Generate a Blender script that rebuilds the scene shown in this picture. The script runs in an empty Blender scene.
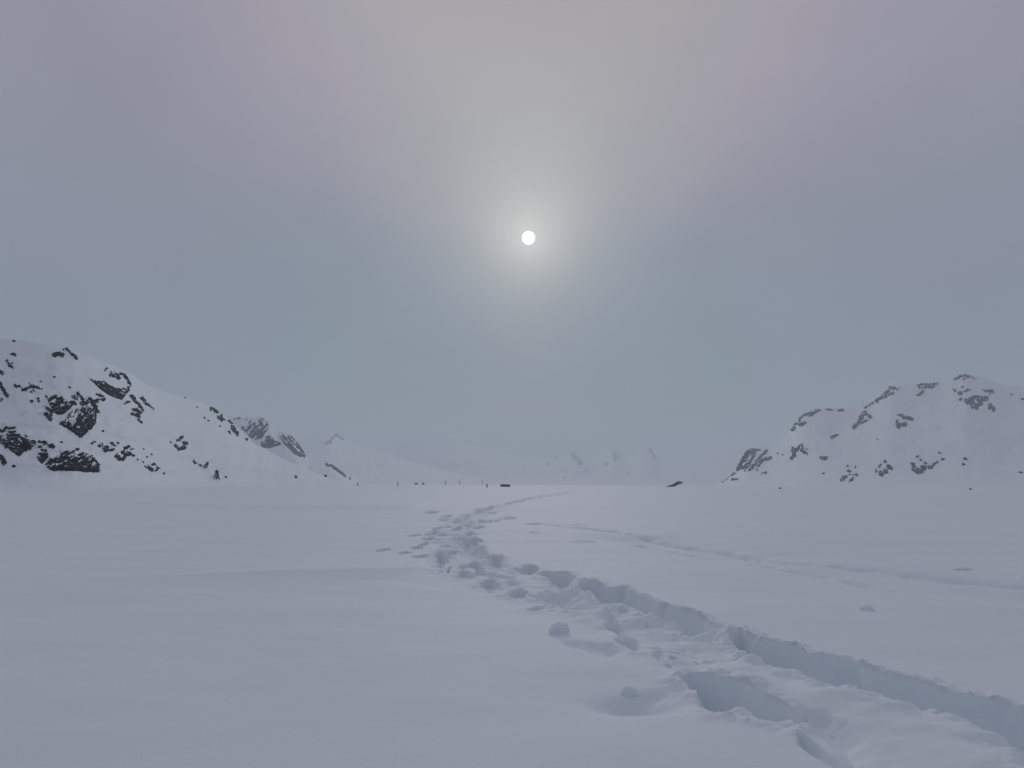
import bpy, math, random
import numpy as np
from mathutils import Matrix, Vector

# ------------------------------------------------------------------ camera
EYE = 1.6
FPX = 745.0
PITCH = math.atan(100.0 / FPX)
ROLL = math.radians(0.26)
SUN_PX = (528.5, 237.8)

_F = np.array([0.0, math.cos(PITCH), math.sin(PITCH)])
_R0 = np.array([1.0, 0.0, 0.0])
_U0 = np.array([0.0, -math.sin(PITCH), math.cos(PITCH)])
_R = _R0 * math.cos(ROLL) + _U0 * math.sin(ROLL)
_U = -_R0 * math.sin(ROLL) + _U0 * math.cos(ROLL)
CAM = np.array([0.0, 0.0, EYE])


def ray(u, v):
    u = np.asarray(u, float); v = np.asarray(v, float)
    a = (u - 512.0) / FPX; b = (384.0 - v) / FPX
    return (_F + a[..., None] * _R + b[..., None] * _U)


def ground_pt(u, v, z=0.0):
    d = ray(u, v)
    k = (z - EYE) / d[..., 2]
    return CAM + d * k[..., None]


def at_dist(u, v, dist):
    """the point in direction (u, v) whose forward distance y is dist"""
    d = ray(u, v)
    k = np.asarray(dist, float) / d[..., 1]
    return CAM + d * k[..., None]


def horizon_v(u):
    return 484.0 + (np.asarray(u, float) - 512.0) * math.tan(ROLL)


scene = bpy.context.scene
C = scene.collection
cam_data = bpy.data.cameras.new("camera")
cam_data.sensor_width = 36.0
cam_data.lens = FPX / 1024.0 * 36.0
cam_data.clip_start = 0.05
cam_data.clip_end = 80000.0
cam = bpy.data.objects.new("camera", cam_data)
C.objects.link(cam)
M = Matrix(((_R[0], _U[0], -_F[0], CAM[0]), (_R[1], _U[1], -_F[1], CAM[1]), (_R[2], _U[2], -_F[2], CAM[2]), (0, 0, 0, 1)))
cam.matrix_world = M
scene.camera = cam

# ------------------------------------------------------------------ exposure
scene.view_settings.view_transform = 'Standard'
scene.view_settings.look = 'None'
scene.view_settings.exposure = 0.0
scene.view_settings.gamma = 1.0
scene.view_settings.use_curve_mapping = False
scene.render.engine = 'CYCLES'
scene.cycles.use_denoising = True
scene.cycles.max_bounces = 12
scene.cycles.diffuse_bounces = 5
scene.cycles.volume_bounces = 6
scene.cycles.caustics_reflective = False
scene.cycles.caustics_refractive = False

# ------------------------------------------------------------------ sky: a thick overcast, sun shining weakly through it
sd = ray(*SUN_PX); sd = sd / np.linalg.norm(sd)
SUN_EL = math.asin(sd[2]); SUN_AZ = math.atan2(sd[0], sd[1])
world = bpy.data.worlds.new("World")
scene.world = world
world.use_nodes = True
nt = world.node_tree
for n in list(nt.nodes):
    nt.nodes.remove(n)
L = nt.links


def nd(t, kind, **kw):
    n = t.nodes.new(kind)
    for k, val in kw.items():
        setattr(n, k, val)
    return n


def mth(t, op, a, b=None, clamp=False):
    n = t.nodes.new('ShaderNodeMath'); n.operation = op; n.use_clamp = clamp
    for i, s in enumerate((a, b)):
        if s is None:
            continue
        if isinstance(s, (int, float)):
            n.inputs[i].default_value = s
        else:
            t.links.new(s, n.inputs[i])
    return n.outputs[0]


def sstep(t, x, lo, hi):
    n = t.nodes.new('ShaderNodeMapRange'); n.interpolation_type = 'SMOOTHSTEP'
    t.links.new(x, n.inputs['Value'])
    n.inputs['From Min'].default_value = lo; n.inputs['From Max'].default_value = hi
    n.inputs['To Min'].default_value = 0.0; n.inputs['To Max'].default_value = 1.0
    return n.outputs[0]


def mixc(t, f, a, b, blend='MIX'):
    n = t.nodes.new('ShaderNodeMix'); n.data_type = 'RGBA'; n.blend_type = blend
    fi, ai, bi = n.inputs[0], n.inputs[6], n.inputs[7]
    for s, i in ((f, fi), (a, ai), (b, bi)):
        if isinstance(s, (int, float)):
            i.default_value = s
        elif isinstance(s, tuple):
            i.default_value = (*s, 1.0)
        else:
            t.links.new(s, i)
    return n.outputs[2]


SKY_STRENGTH = 0.1
out = nd(nt, 'ShaderNodeOutputWorld')
bg = nd(nt, 'ShaderNodeBackground'); bg.inputs['Strength'].default_value = SKY_STRENGTH
tc = nd(nt, 'ShaderNodeTexCoord')
dirv = tc.outputs['Generated']
nish = nd(nt, 'ShaderNodeTexSky', sky_type='NISHITA', sun_disc=False, sun_elevation=SUN_EL, sun_rotation=SUN_AZ)
sep = nd(nt, 'ShaderNodeSeparateXYZ'); L.new(dirv, sep.inputs[0])


def angle_to(vec):
    n = nt.nodes.new('ShaderNodeVectorMath'); n.operation = 'DOT_PRODUCT'
    L.new(dirv, n.inputs[0]); n.inputs[1].default_value = vec
    a = mth(nt, 'ARCCOSINE', mth(nt, 'MINIMUM', n.outputs['Value'], 0.999999))
    return mth(nt, 'MULTIPLY', a, 180.0 / math.pi)


def gauss(x, w, power=2.0):
    q = mth(nt, 'POWER', mth(nt, 'DIVIDE', x, w), power)
    return mth(nt, 'EXPONENT', mth(nt, 'MULTIPLY', q, -1.0))


ang = angle_to(tuple(sd))
ang_low = angle_to((0.02, math.cos(math.radians(7)), math.sin(math.radians(7))))
hi_el = SUN_EL + math.radians(24.0)
ang_hi = angle_to((math.cos(hi_el) * math.sin(SUN_AZ), math.cos(hi_el) * math.cos(SUN_AZ), math.sin(hi_el)))
noise = nd(nt, 'ShaderNodeTexNoise'); noise.inputs['Scale'].default_value = 3.6; noise.inputs['Detail'].default_value = 5.0
L.new(dirv, noise.inputs['Vector'])
noise2 = nd(nt, 'ShaderNodeTexNoise'); noise2.inputs['Scale'].default_value = 2.2; noise2.inputs['Detail'].default_value = 2.0
off = nd(nt, 'ShaderNodeVectorMath', operation='ADD'); L.new(dirv, off.inputs[0]); off.inputs[1].default_value = (7.3, 2.1, 5.5)
L.new(off.outputs[0], noise2.inputs['Vector'])
K = 1.0 / SKY_STRENGTH
CLOUD_LOW = (0.163, 0.228, 0.288)
CLOUD_HIGH = (0.272, 0.287, 0.345)
up = sstep(nt, sep.outputs['Z'], 0.0, 0.55)
col = mixc(nt, up, tuple(K * c for c in CLOUD_LOW), tuple(K * c for c in CLOUD_HIGH))
# uneven cloud: slightly thicker and thinner parts, some a touch bluer and some a touch mauve
thick = mth(nt, 'ADD', mth(nt, 'MULTIPLY', mth(nt, 'SUBTRACT', noise.outputs['Fac'], 0.5), 0.34), 1.0)
tint = mixc(nt, sstep(nt, mth(nt, 'ADD', mth(nt, 'MULTIPLY', noise2.outputs['Fac'], 26.0), mth(nt, 'SUBTRACT', ang_low, 13.0)), 10.0, 32.0), (0.955, 1.015, 1.02), (1.065, 0.985, 1.01))
vm = nd(nt, 'ShaderNodeVectorMath', operation='MULTIPLY'); L.new(col, vm.inputs[0]); L.new(tint, vm.inputs[1])
vs = nd(nt, 'ShaderNodeVectorMath', operation='SCALE'); L.new(vm.outputs[0], vs.inputs[0]); L.new(thick, vs.inputs['Scale'])
acc = vs.outputs[0]


def add_glow(acc, fac, colour):
    s = nd(nt, 'ShaderNodeVectorMath', operation='SCALE'); s.inputs[0].default_value = tuple(K * c for c in colour)
    L.new(fac, s.inputs['Scale'])
    a = nd(nt, 'ShaderNodeVectorMath', operation='ADD'); L.new(acc, a.inputs[0]); L.new(s.outputs[0], a.inputs[1])
    return a.outputs[0]


G_HI = (0.135, 0.115, 0.060)
G_MID = (0.10, 0.082, 0.06)
G_NEAR = (0.31, 0.31, 0.285)
# thinner cloud above the sun: a warm fan opening upward, ragged at its edges
az_d = mth(nt, 'MULTIPLY', mth(nt, 'SUBTRACT', mth(nt, 'ARCTAN2', sep.outputs['X'], sep.outputs['Y']), SUN_AZ), 180.0 / math.pi)
el_d = mth(nt, 'MULTIPLY', mth(nt, 'SUBTRACT', mth(nt, 'ARCSINE', sep.outputs['Z']), SUN_EL), 180.0 / math.pi)
ragged = nd(nt, 'ShaderNodeTexNoise'); ragged.inputs['Scale'].default_value = 5.5; ragged.inputs['Detail'].default_value = 4.0; ragged.inputs['Roughness'].default_value = 0.55
L.new(dirv, ragged.inputs['Vector'])
wob = mth(nt, 'MULTIPLY', mth(nt, 'SUBTRACT', ragged.outputs['Fac'], 0.5), 13.0)
edge = mth(nt, 'ADD', mth(nt, 'SUBTRACT', mth(nt, 'MULTIPLY', mth(nt, 'ADD', el_d, 6.5), 1.02), mth(nt, 'ABSOLUTE', az_d)), wob)
fan = mth(nt, 'MULTIPLY', sstep(nt, edge, -9.0, 13.0), mth(nt, 'SUBTRACT', 1.0, sstep(nt, el_d, 22.0, 62.0)))
fan = mth(nt, 'MULTIPLY', fan, mth(nt, 'ADD', 0.78, mth(nt, 'MULTIPLY', gauss(ang, 24.0), 0.22)))
fringe = mth(nt, 'MULTIPLY', mth(nt, 'MULTIPLY', sstep(nt, edge, -20.0, -4.0), mth(nt, 'SUBTRACT', 1.0, sstep(nt, edge, -2.0, 8.0))), sstep(nt, el_d, -4.0, 6.0))
acc = add_glow(acc, fan, G_HI)
acc = add_glow(acc, fringe, (0.042, 0.022, 0.024))
acc = add_glow(acc, gauss(ang, 5.4, 1.5), G_MID)
acc = add_glow(acc, gauss(ang, 2.25, 1.2), G_NEAR)
final = mixc(nt, 0.03, acc, nish.outputs[0])
L.new(final, bg.inputs['Color'])
L.new(bg.outputs[0], out.inputs['Surface'])

# ------------------------------------------------------------------ sun lamp behind the overcast
sl = bpy.data.lights.new("sunlight", 'SUN')
sl.energy = 0.6
sl.angle = math.radians(14.0)
sl.color = (1.0, 0.98, 0.95)
so = bpy.data.objects.new("sunlight", sl)
C.objects.link(so)
so.rotation_euler = (-Vector(tuple(sd))).to_track_quat('-Z', 'Y').to_euler()

# ------------------------------------------------------------------ helpers

def tag(o, label=None, cat=None, group=None, kind=None):
    if label: o['label'] = label
    if cat: o['category'] = cat
    if group: o['group'] = group
    if kind: o['kind'] = kind
    return o


def mesh_obj(name, verts, faces, mat, parent=None, smooth=False):
    verts = np.asarray(verts, np.float32).reshape(-1, 3)
    me = bpy.data.meshes.new(name)
    if isinstance(faces, np.ndarray):
        nf, k = faces.shape
        me.vertices.add(len(verts)); me.vertices.foreach_set('co', verts.ravel())
        me.loops.add(nf * k); me.loops.foreach_set('vertex_index', faces.astype(np.int32).ravel())
        me.polygons.add(nf)
        me.polygons.foreach_set('loop_start', np.arange(0, nf * k, k, dtype=np.int32))
        me.polygons.foreach_set('loop_total', np.full(nf, k, np.int32))
        me.update(calc_edges=True)
    else:
        me.from_pydata([tuple(map(float, p)) for p in verts], [], faces)
        me.update()
    if smooth:
        me.polygons.foreach_set('use_smooth', np.ones(len(me.polygons), bool))
    me.materials.append(mat)
    o = bpy.data.objects.new(name, me)
    C.objects.link(o)
    if parent is not None:
        o.parent = parent
    return o


def empty(name, loc):
    o = bpy.data.objects.new(name, None)
    o.empty_display_size = 0.3
    C.objects.link(o); o.location = tuple(map(float, loc))
    return o


def hash2(ix, iy, seed):
    h = (ix.astype(np.int64) * 374761393 + iy.astype(np.int64) * 668265263 + seed * 2147483647 + 1013904223) & 0xFFFFFFFF
    h = ((h ^ (h >> 13)) * 1274126177) & 0xFFFFFFFF
    h = ((h ^ (h >> 16)) * 2246822519) & 0xFFFFFFFF
    h = h ^ (h >> 15)
    return (h & 0xFFFFFF) / float(0xFFFFFF)


def vnoise(x, y, seed=0):
    ix = np.floor(x); iy = np.floor(y)
    fx = x - ix; fy = y - iy
    sx = fx * fx * fx * (fx * (fx * 6 - 15) + 10); sy = fy * fy * fy * (fy * (fy * 6 - 15) + 10)
    a = hash2(ix, iy, seed); b = hash2(ix + 1, iy, seed); c = hash2(ix, iy + 1, seed); d = hash2(ix + 1, iy + 1, seed)
    return (a + (b - a) * sx) * (1 - sy) + (c + (d - c) * sx) * sy - 0.5


def fbm(x, y, seed=0, octv=4, gain=0.5):
    s = 0.0; a = 1.0; f = 1.0
    for i in range(octv):
        s = s + a * vnoise(x * f + 17.3 * i, y * f - 9.1 * i, seed + 31 * i)
        a *= gain; f *= 2.03
    return s


def worley(x, y, seed=0):
    """height of the nearest cell plus that cell's own tilt: broken blocky stone"""
    ix = np.floor(x); iy = np.floor(y)
    best = np.full(x.shape, 9.0); val = np.zeros(x.shape)
    for dx in (-1, 0, 1):
        for dy in (-1, 0, 1):
            cx = ix + dx; cy = iy + dy
            px = cx + hash2(cx, cy, seed); py = cy + hash2(cx, cy, seed + 5)
            d = (x - px) ** 2 + (y - py) ** 2
            h = hash2(cx, cy, seed + 9) + (x - px) * (hash2(cx, cy, seed + 11) - 0.5) * 1.2 + (y - py) * (hash2(cx, cy, seed + 13) - 0.35) * 1.2
            m = d < best
            best = np.where(m, d, best); val = np.where(m, h, val)
    return val


def smooth01(x):
    x = np.clip(x, 0, 1)
    return x * x * (3 - 2 * x)


# ------------------------------------------------------------------ materials

def new_mat(name):
    m = bpy.data.materials.new(name); m.use_nodes = True
    t = m.node_tree
    return m, t, t.nodes['Principled BSDF']


def snow_material():
    m, t, b = new_mat('snow')
    geo = nd(t, 'ShaderNodeNewGeometry')
    n1 = nd(t, 'ShaderNodeTexNoise'); n1.inputs['Scale'].default_value = 0.55; n1.inputs['Detail'].default_value = 3.0
    t.links.new(geo.outputs['Position'], n1.inputs['Vector'])
    c = mixc(t, sstep(t, n1.outputs['Fac'], 0.3, 0.7), (0.765, 0.84, 0.875), (0.785, 0.845, 0.875))
    t.links.new(c, b.inputs['Base Color'])
    b.inputs['Roughness'].default_value = 0.75
    b.inputs['Specular IOR Level'].default_value = 0.15
    n2 = nd(t, 'ShaderNodeTexNoise'); n2.inputs['Scale'].default_value = 26.0; n2.inputs['Detail'].default_value = 5.0; n2.inputs['Roughness'].default_value = 0.6
    t.links.new(geo.outputs['Position'], n2.inputs['Vector'])
    bp = nd(t, 'ShaderNodeBump'); bp.inputs['Strength'].default_value = 0.35; bp.inputs['Distance'].default_value = 0.012
    t.links.new(n2.outputs['Fac'], bp.inputs['Height'])
    t.links.new(bp.outputs['Normal'], b.inputs['Normal'])
    return m


def rock_material():
    m, t, b = new_mat('dark_rock_with_snow')
    geo = nd(t, 'ShaderNodeNewGeometry')
    sepn = nd(t, 'ShaderNodeSeparateXYZ'); t.links.new(geo.outputs['True Normal'], sepn.inputs[0])
    n1 = nd(t, 'ShaderNodeTexNoise'); n1.inputs['Scale'].default_value = 1.1; n1.inputs['Detail'].default_value = 4.0
    t.links.new(geo.outputs['Position'], n1.inputs['Vector'])
    n2 = nd(t, 'ShaderNodeTexNoise'); n2.inputs['Scale'].default_value = 0.35; n2.inputs['Detail'].default_value = 5.0
    t.links.new(geo.outputs['Position'], n2.inputs['Vector'])
    stone = mixc(t, sstep(t, n2.outputs['Fac'], 0.35, 0.65), (0.003, 0.005, 0.013), (0.010, 0.014, 0.026))
    s = mth(t, 'ADD', sepn.outputs['Z'], mth(t, 'MULTIPLY', mth(t, 'SUBTRACT', n1.outputs['Fac'], 0.5), 0.7))
    snow = sstep(t, s, SNOW_LO, SNOW_HI)
    t.links.new(mixc(t, snow, stone, (0.82, 0.84, 0.87)), b.inputs['Base Color'])
    b.inputs['Roughness'].default_value = 0.95
    b.inputs['Specular IOR Level'].default_value = 0.04
    return m


SNOW_LO, SNOW_HI = 0.97, 1.03


def plain(name, colour, rough=0.8, scale=6.0, vary=0.25):
    m, t, b = new_mat(name)
    geo = nd(t, 'ShaderNodeNewGeometry')
    n1 = nd(t, 'ShaderNodeTexNoise'); n1.inputs['Scale'].default_value = scale; n1.inputs['Detail'].default_value = 3.0
    t.links.new(geo.outputs['Position'], n1.inputs['Vector'])
    c = mixc(t, n1.outputs['Fac'], tuple(x * (1 - vary) for x in colour), tuple(x * (1 + vary) for x in colour))
    t.links.new(c, b.inputs['Base Color'])
    b.inputs['Roughness'].default_value = rough
    b.inputs['Specular IOR Level'].default_value = 0.1
    return m


SNOW = snow_material()
ROCK = rock_material()

# ------------------------------------------------------------------ snow-covered lake with the trail waded through it
# outlines of the holes in the snow, traced where their rims lie on the level surface
HOLES = [
    # (rim outline, depth, wall width, edge roughness)
    ([(729, 633), (740, 628), (760, 639), (790, 644), (815, 654), (838, 657), (850, 659), (872, 668), (900, 677), (940, 688), (985, 700), (1030, 712), (1090, 735),
      (1130, 770), (1150, 830), (1080, 830), (1024, 775), (1010, 755), (995, 742), (975, 732), (950, 722), (930, 716), (908, 711), (894, 718), (880, 710),
      (866, 703), (856, 691), (845, 695), (832, 693), (815, 684), (797, 672), (784, 675), (766, 667), (745, 654), (732, 642)], 0.46, 0.19, 0.05),
    ([(677, 680), (690, 677), (712, 682), (742, 692), (768, 705), (796, 718), (815, 728), (806, 733), (790, 725), (775, 725), (760, 722), (746, 714),
      (736, 712), (724, 715), (711, 714), (702, 707), (699, 697), (686, 687)], 0.34, 0.17, 0.04),
    ([(578, 582), (590, 581), (600, 583), (607, 587), (616, 587), (623, 586), (631, 592), (641, 598), (650, 601), (656, 606), (666, 605), (682, 612), (700, 616),
      (709, 621), (711, 630), (702, 634), (696, 637), (686, 635), (677, 627), (662, 625), (650, 621), (640, 616), (628, 609), (616, 603), (610, 604), (600, 597),
      (590, 591), (581, 588)], 0.36, 0.17, 0.06),
    ([(536, 574), (546, 571), (560, 571), (570, 573), (576, 578), (571, 583), (562, 585), (554, 582), (545, 578)], 0.30, 0.12, 0.06),
    ([(507, 566), (520, 568), (530, 564), (539, 566), (537, 572), (531, 575), (523, 571), (514, 569)], 0.24, 0.12, 0.06),
    ([(533, 593), (545, 588), (560, 586), (580, 588), (594, 599), (606, 606), (600, 612), (590, 616), (575, 617), (560, 613), (549, 606), (540, 602)], 0.20, 0.34, 0.06),
    ([(503, 596), (510, 590), (520, 588), (529, 590), (525, 594), (515, 598)], 0.20, 0.15, 0.05),
    ([(526, 609), (536, 606), (546, 608), (543, 612), (531, 612)], 0.10, 0.15, 0.05),
    ([(478, 584), (487, 580), (496, 582), (501, 587), (493, 590), (482, 588)], 0.22, 0.15, 0.06),
    ([(503, 583), (512, 580), (522, 583), (518, 588), (508, 589)], 0.08, 0.2, 0.06),
    ([(453, 575), (462, 571), (478, 574), (474, 579), (460, 579)], 0.24, 0.18, 0.08),
    ([(445, 571), (450, 566), (454, 568), (449, 575)], 0.2, 0.2, 0.08),
    ([(432, 555), (440, 552), (449, 556), (446, 564), (441, 573), (437, 568), (435, 561)], 0.26, 0.25, 0.10),
    ([(458, 541), (470, 537), (479, 544), (486, 552), (488, 558), (478, 561), (466, 557), (461, 552)], 0.28, 0.3, 0.12),
    ([(484, 558), (494, 555), (503, 557), (505, 563), (500, 568), (490, 565)], 0.24, 0.2, 0.08),
    ([(466, 565), (476, 563), (488, 570), (486, 576), (476, 573)], 0.18, 0.25, 0.08),
    ([(484, 571), (493, 570), (510, 573), (512, 580), (498, 580), (487, 578)], 0.16, 0.3, 0.08),
    ([(628, 598), (640, 608), (652, 618), (646, 622), (632, 612)], 0.08, 0.12, 0.05),
    ([(603, 618), (612, 612), (618, 622), (628, 634), (640, 648), (634, 653), (622, 648), (610, 634)], 0.11, 0.22, 0.08),
    ([(650, 656), (660, 650), (668, 656), (660, 664)], 0.05, 0.1, 0.04),
    ([(800, 715), (826, 716), (850, 728), (866, 744), (880, 775), (885, 800), (850, 800), (838, 765), (826, 745), (812, 732)], 0.08, 0.34, 0.05),
    ([(796, 736), (806, 738), (826, 752), (846, 768), (838, 772), (816, 758), (800, 745)], 0.06, 0.05, 0.03),
]
PRINTS = [  # smaller steps farther along: (u, v, half width px, half height px, depth)
    (430, 512.5, 7, 1.6, .22), (451, 523.5, 8, 1.6, .25), (449, 527.8, 4, 1.4, .22), (431, 533.5, 6, 2.4, .28), (438, 528.6, 4, 1.4, .2),
    (415, 535.6, 6, 1.5, .22), (423, 545, 3.5, 2.0, .2), (416, 548, 5, 1.1, .16), (403, 552.5, 7, 1.5, .25), (383, 549.3, 6, 1.3, .22), (420, 557.5, 7, 1.6, .25),
    (447, 546.5, 6, 1.6, .22), (457.5, 539, 3, 3, .2), (466, 526.5, 6, 1.6, .25), (471, 535.5, 6, 1.8, .25), (464, 516.5, 6, 1.6, .25), (475, 513, 7, 1.8, .28),
    (484, 520.5, 7, 1.6, .2), (508, 518, 6, 1.5, .22), (497, 520, 4, 1.2, .16), (479, 528, 5, 1.5, .2), (441, 536, 6, 1.3, .2), (444, 519, 6, 1.3, .2),
    (456, 531, 5, 1.5, .2), (476, 541, 5, 1.8, .22), (437, 541, 5, 1.4, .18), (470, 522, 5, 1.3, .2), (490, 513, 5, 1.2, .2), (458, 519, 5, 1.2, .2),
    (447, 516, 6, 1.1, .2), (428, 539, 5, 1.3, .2), (452, 552, 5, 1.5, .18), (463, 567, 5, 1.7, .15), (473, 530, 6, 1.3, .22), (454, 542, 5, 1.3, .2),
    (534, 524.5, 8, 1.1, .08), (583, 526.5, 11, 1.2, .06), (588, 541.5, 11, 1.4, .05), (535, 534, 6, 1.4, .06), (613, 532, 8, .9, .05),
    (620, 614, 7, 4, .1), (673, 657, 4, 1.5, .05), (668, 663, 4, 1.4, .035), (695, 659, 2, 1.2, .03),
    (482, 509.5, 6, 1.1, .3), (492, 506.6, 5, 1.0, .3), (501, 505.2, 5, .9, .3), (510, 502.4, 5, .9, .3), (519, 500.6, 5, .8, .3), (527, 498.4, 4, .8, .32), (536, 497.3, 4, .7, .32),
    (545, 495.6, 4, .7, .35), (553, 494.7, 4, .6, .35), (561, 493.6, 4, .6, .4), (569, 492.4, 4, .6, .4), (576, 491.3, 4, .5, .4), (571, 490.6, 3, .5, .3),
    
]
# soft grooves: polyline, half width px (vertical), depth
GROOVES = [  # polyline, half width in metres, depth
    ([(579, 490.9), (566, 493.0), (552, 494.8), (536, 497.2), (520, 500.2), (504, 504), (488, 508), (474, 511), (462, 516), (452, 524)], .42, .34),
    ([(582, 490.2), (570, 491.8), (566, 493.0)], .5, .15),
    ([(600, 531), (640, 536), (690, 543), (725, 548), (770, 556), (820, 562), (880, 568), (940, 575), (1100, 594)], .26, .11),
    ([(640, 541), (700, 552), (760, 562), (800, 569), (860, 579), (900, 589), (960, 600), (1100, 622)], .24, .11),
    ([(640, 538.5), (720, 551), (800, 563), (880, 574), (960, 588), (1100, 608)], 1.6, .14),
    ([(540, 524), (560, 527), (600, 530.5)], .25, .10),
    ([(676, 690), (655, 691), (640, 694), (626, 699)], .16, .05),
    ([(620, 700), (640, 700), (655, 702)], .28, .05),
    ([(576, 645), (590, 647), (606, 651)], .17, .07),
]


BANKS = [  # crest line of a low drift facing the camera, height, length of the near slope, length of the far slope (metres)
    ([(30, 505), (120, 507), (170, 509), (220, 510), (305, 510.8), (350, 510.5), (430, 510.8), (446, 511)], .30, 3.0, 16.0),
    ([(60, 580), (150, 581), (230, 578.5), (280, 577), (340, 575.6), (400, 574), (436, 569.5), (446, 568)], .11, 0.75, 3.5),
]


def poly_sdf(px, py, poly):
    """signed distance, positive inside"""
    d = np.full(px.shape, 1e9); inside = np.zeros(px.shape, bool)
    n = len(poly)
    for i in range(n):
        ax, ay = poly[i]; bx, by = poly[(i + 1) % n]
        ex, ey = bx - ax, by - ay
        t = np.clip(((px - ax) * ex + (py - ay) * ey) / (ex * ex + ey * ey + 1e-12), 0, 1)
        d = np.minimum(d, (px - ax - t * ex) ** 2 + (py - ay - t * ey) ** 2)
        c = ((ay <= py) & (by > py)) | ((by <= py) & (ay > py))
        xi = ax + (py - ay) / (ey if abs(ey) > 1e-12 else 1e-12) * ex
        inside ^= c & (px < xi)
    d = np.sqrt(d)
    return np.where(inside, d, -d)


def seg_dist(px, py, a, b):
    ex, ey = b[0] - a[0], b[1] - a[1]
    t = np.clip(((px - a[0]) * ex + (py - a[1]) * ey) / (ex * ex + ey * ey + 1e-12), 0, 1)
    return np.hypot(px - a[0] - t * ex, py - a[1] - t * ey)


def g2(p):
    q = ground_pt(p[0], p[1]); return float(q[0]), float(q[1])


HOLES_G = [([g2(p) for p in poly], dep, wall, rough) for poly, dep, wall, rough in HOLES]
CHURN = [[g2(p) for p in ((1040, 745), (900, 705), (800, 690), (700, 650), (640, 622), (580, 598), (520, 583), (470, 560), (450, 540), (470, 518), (520, 501))], ]


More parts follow.
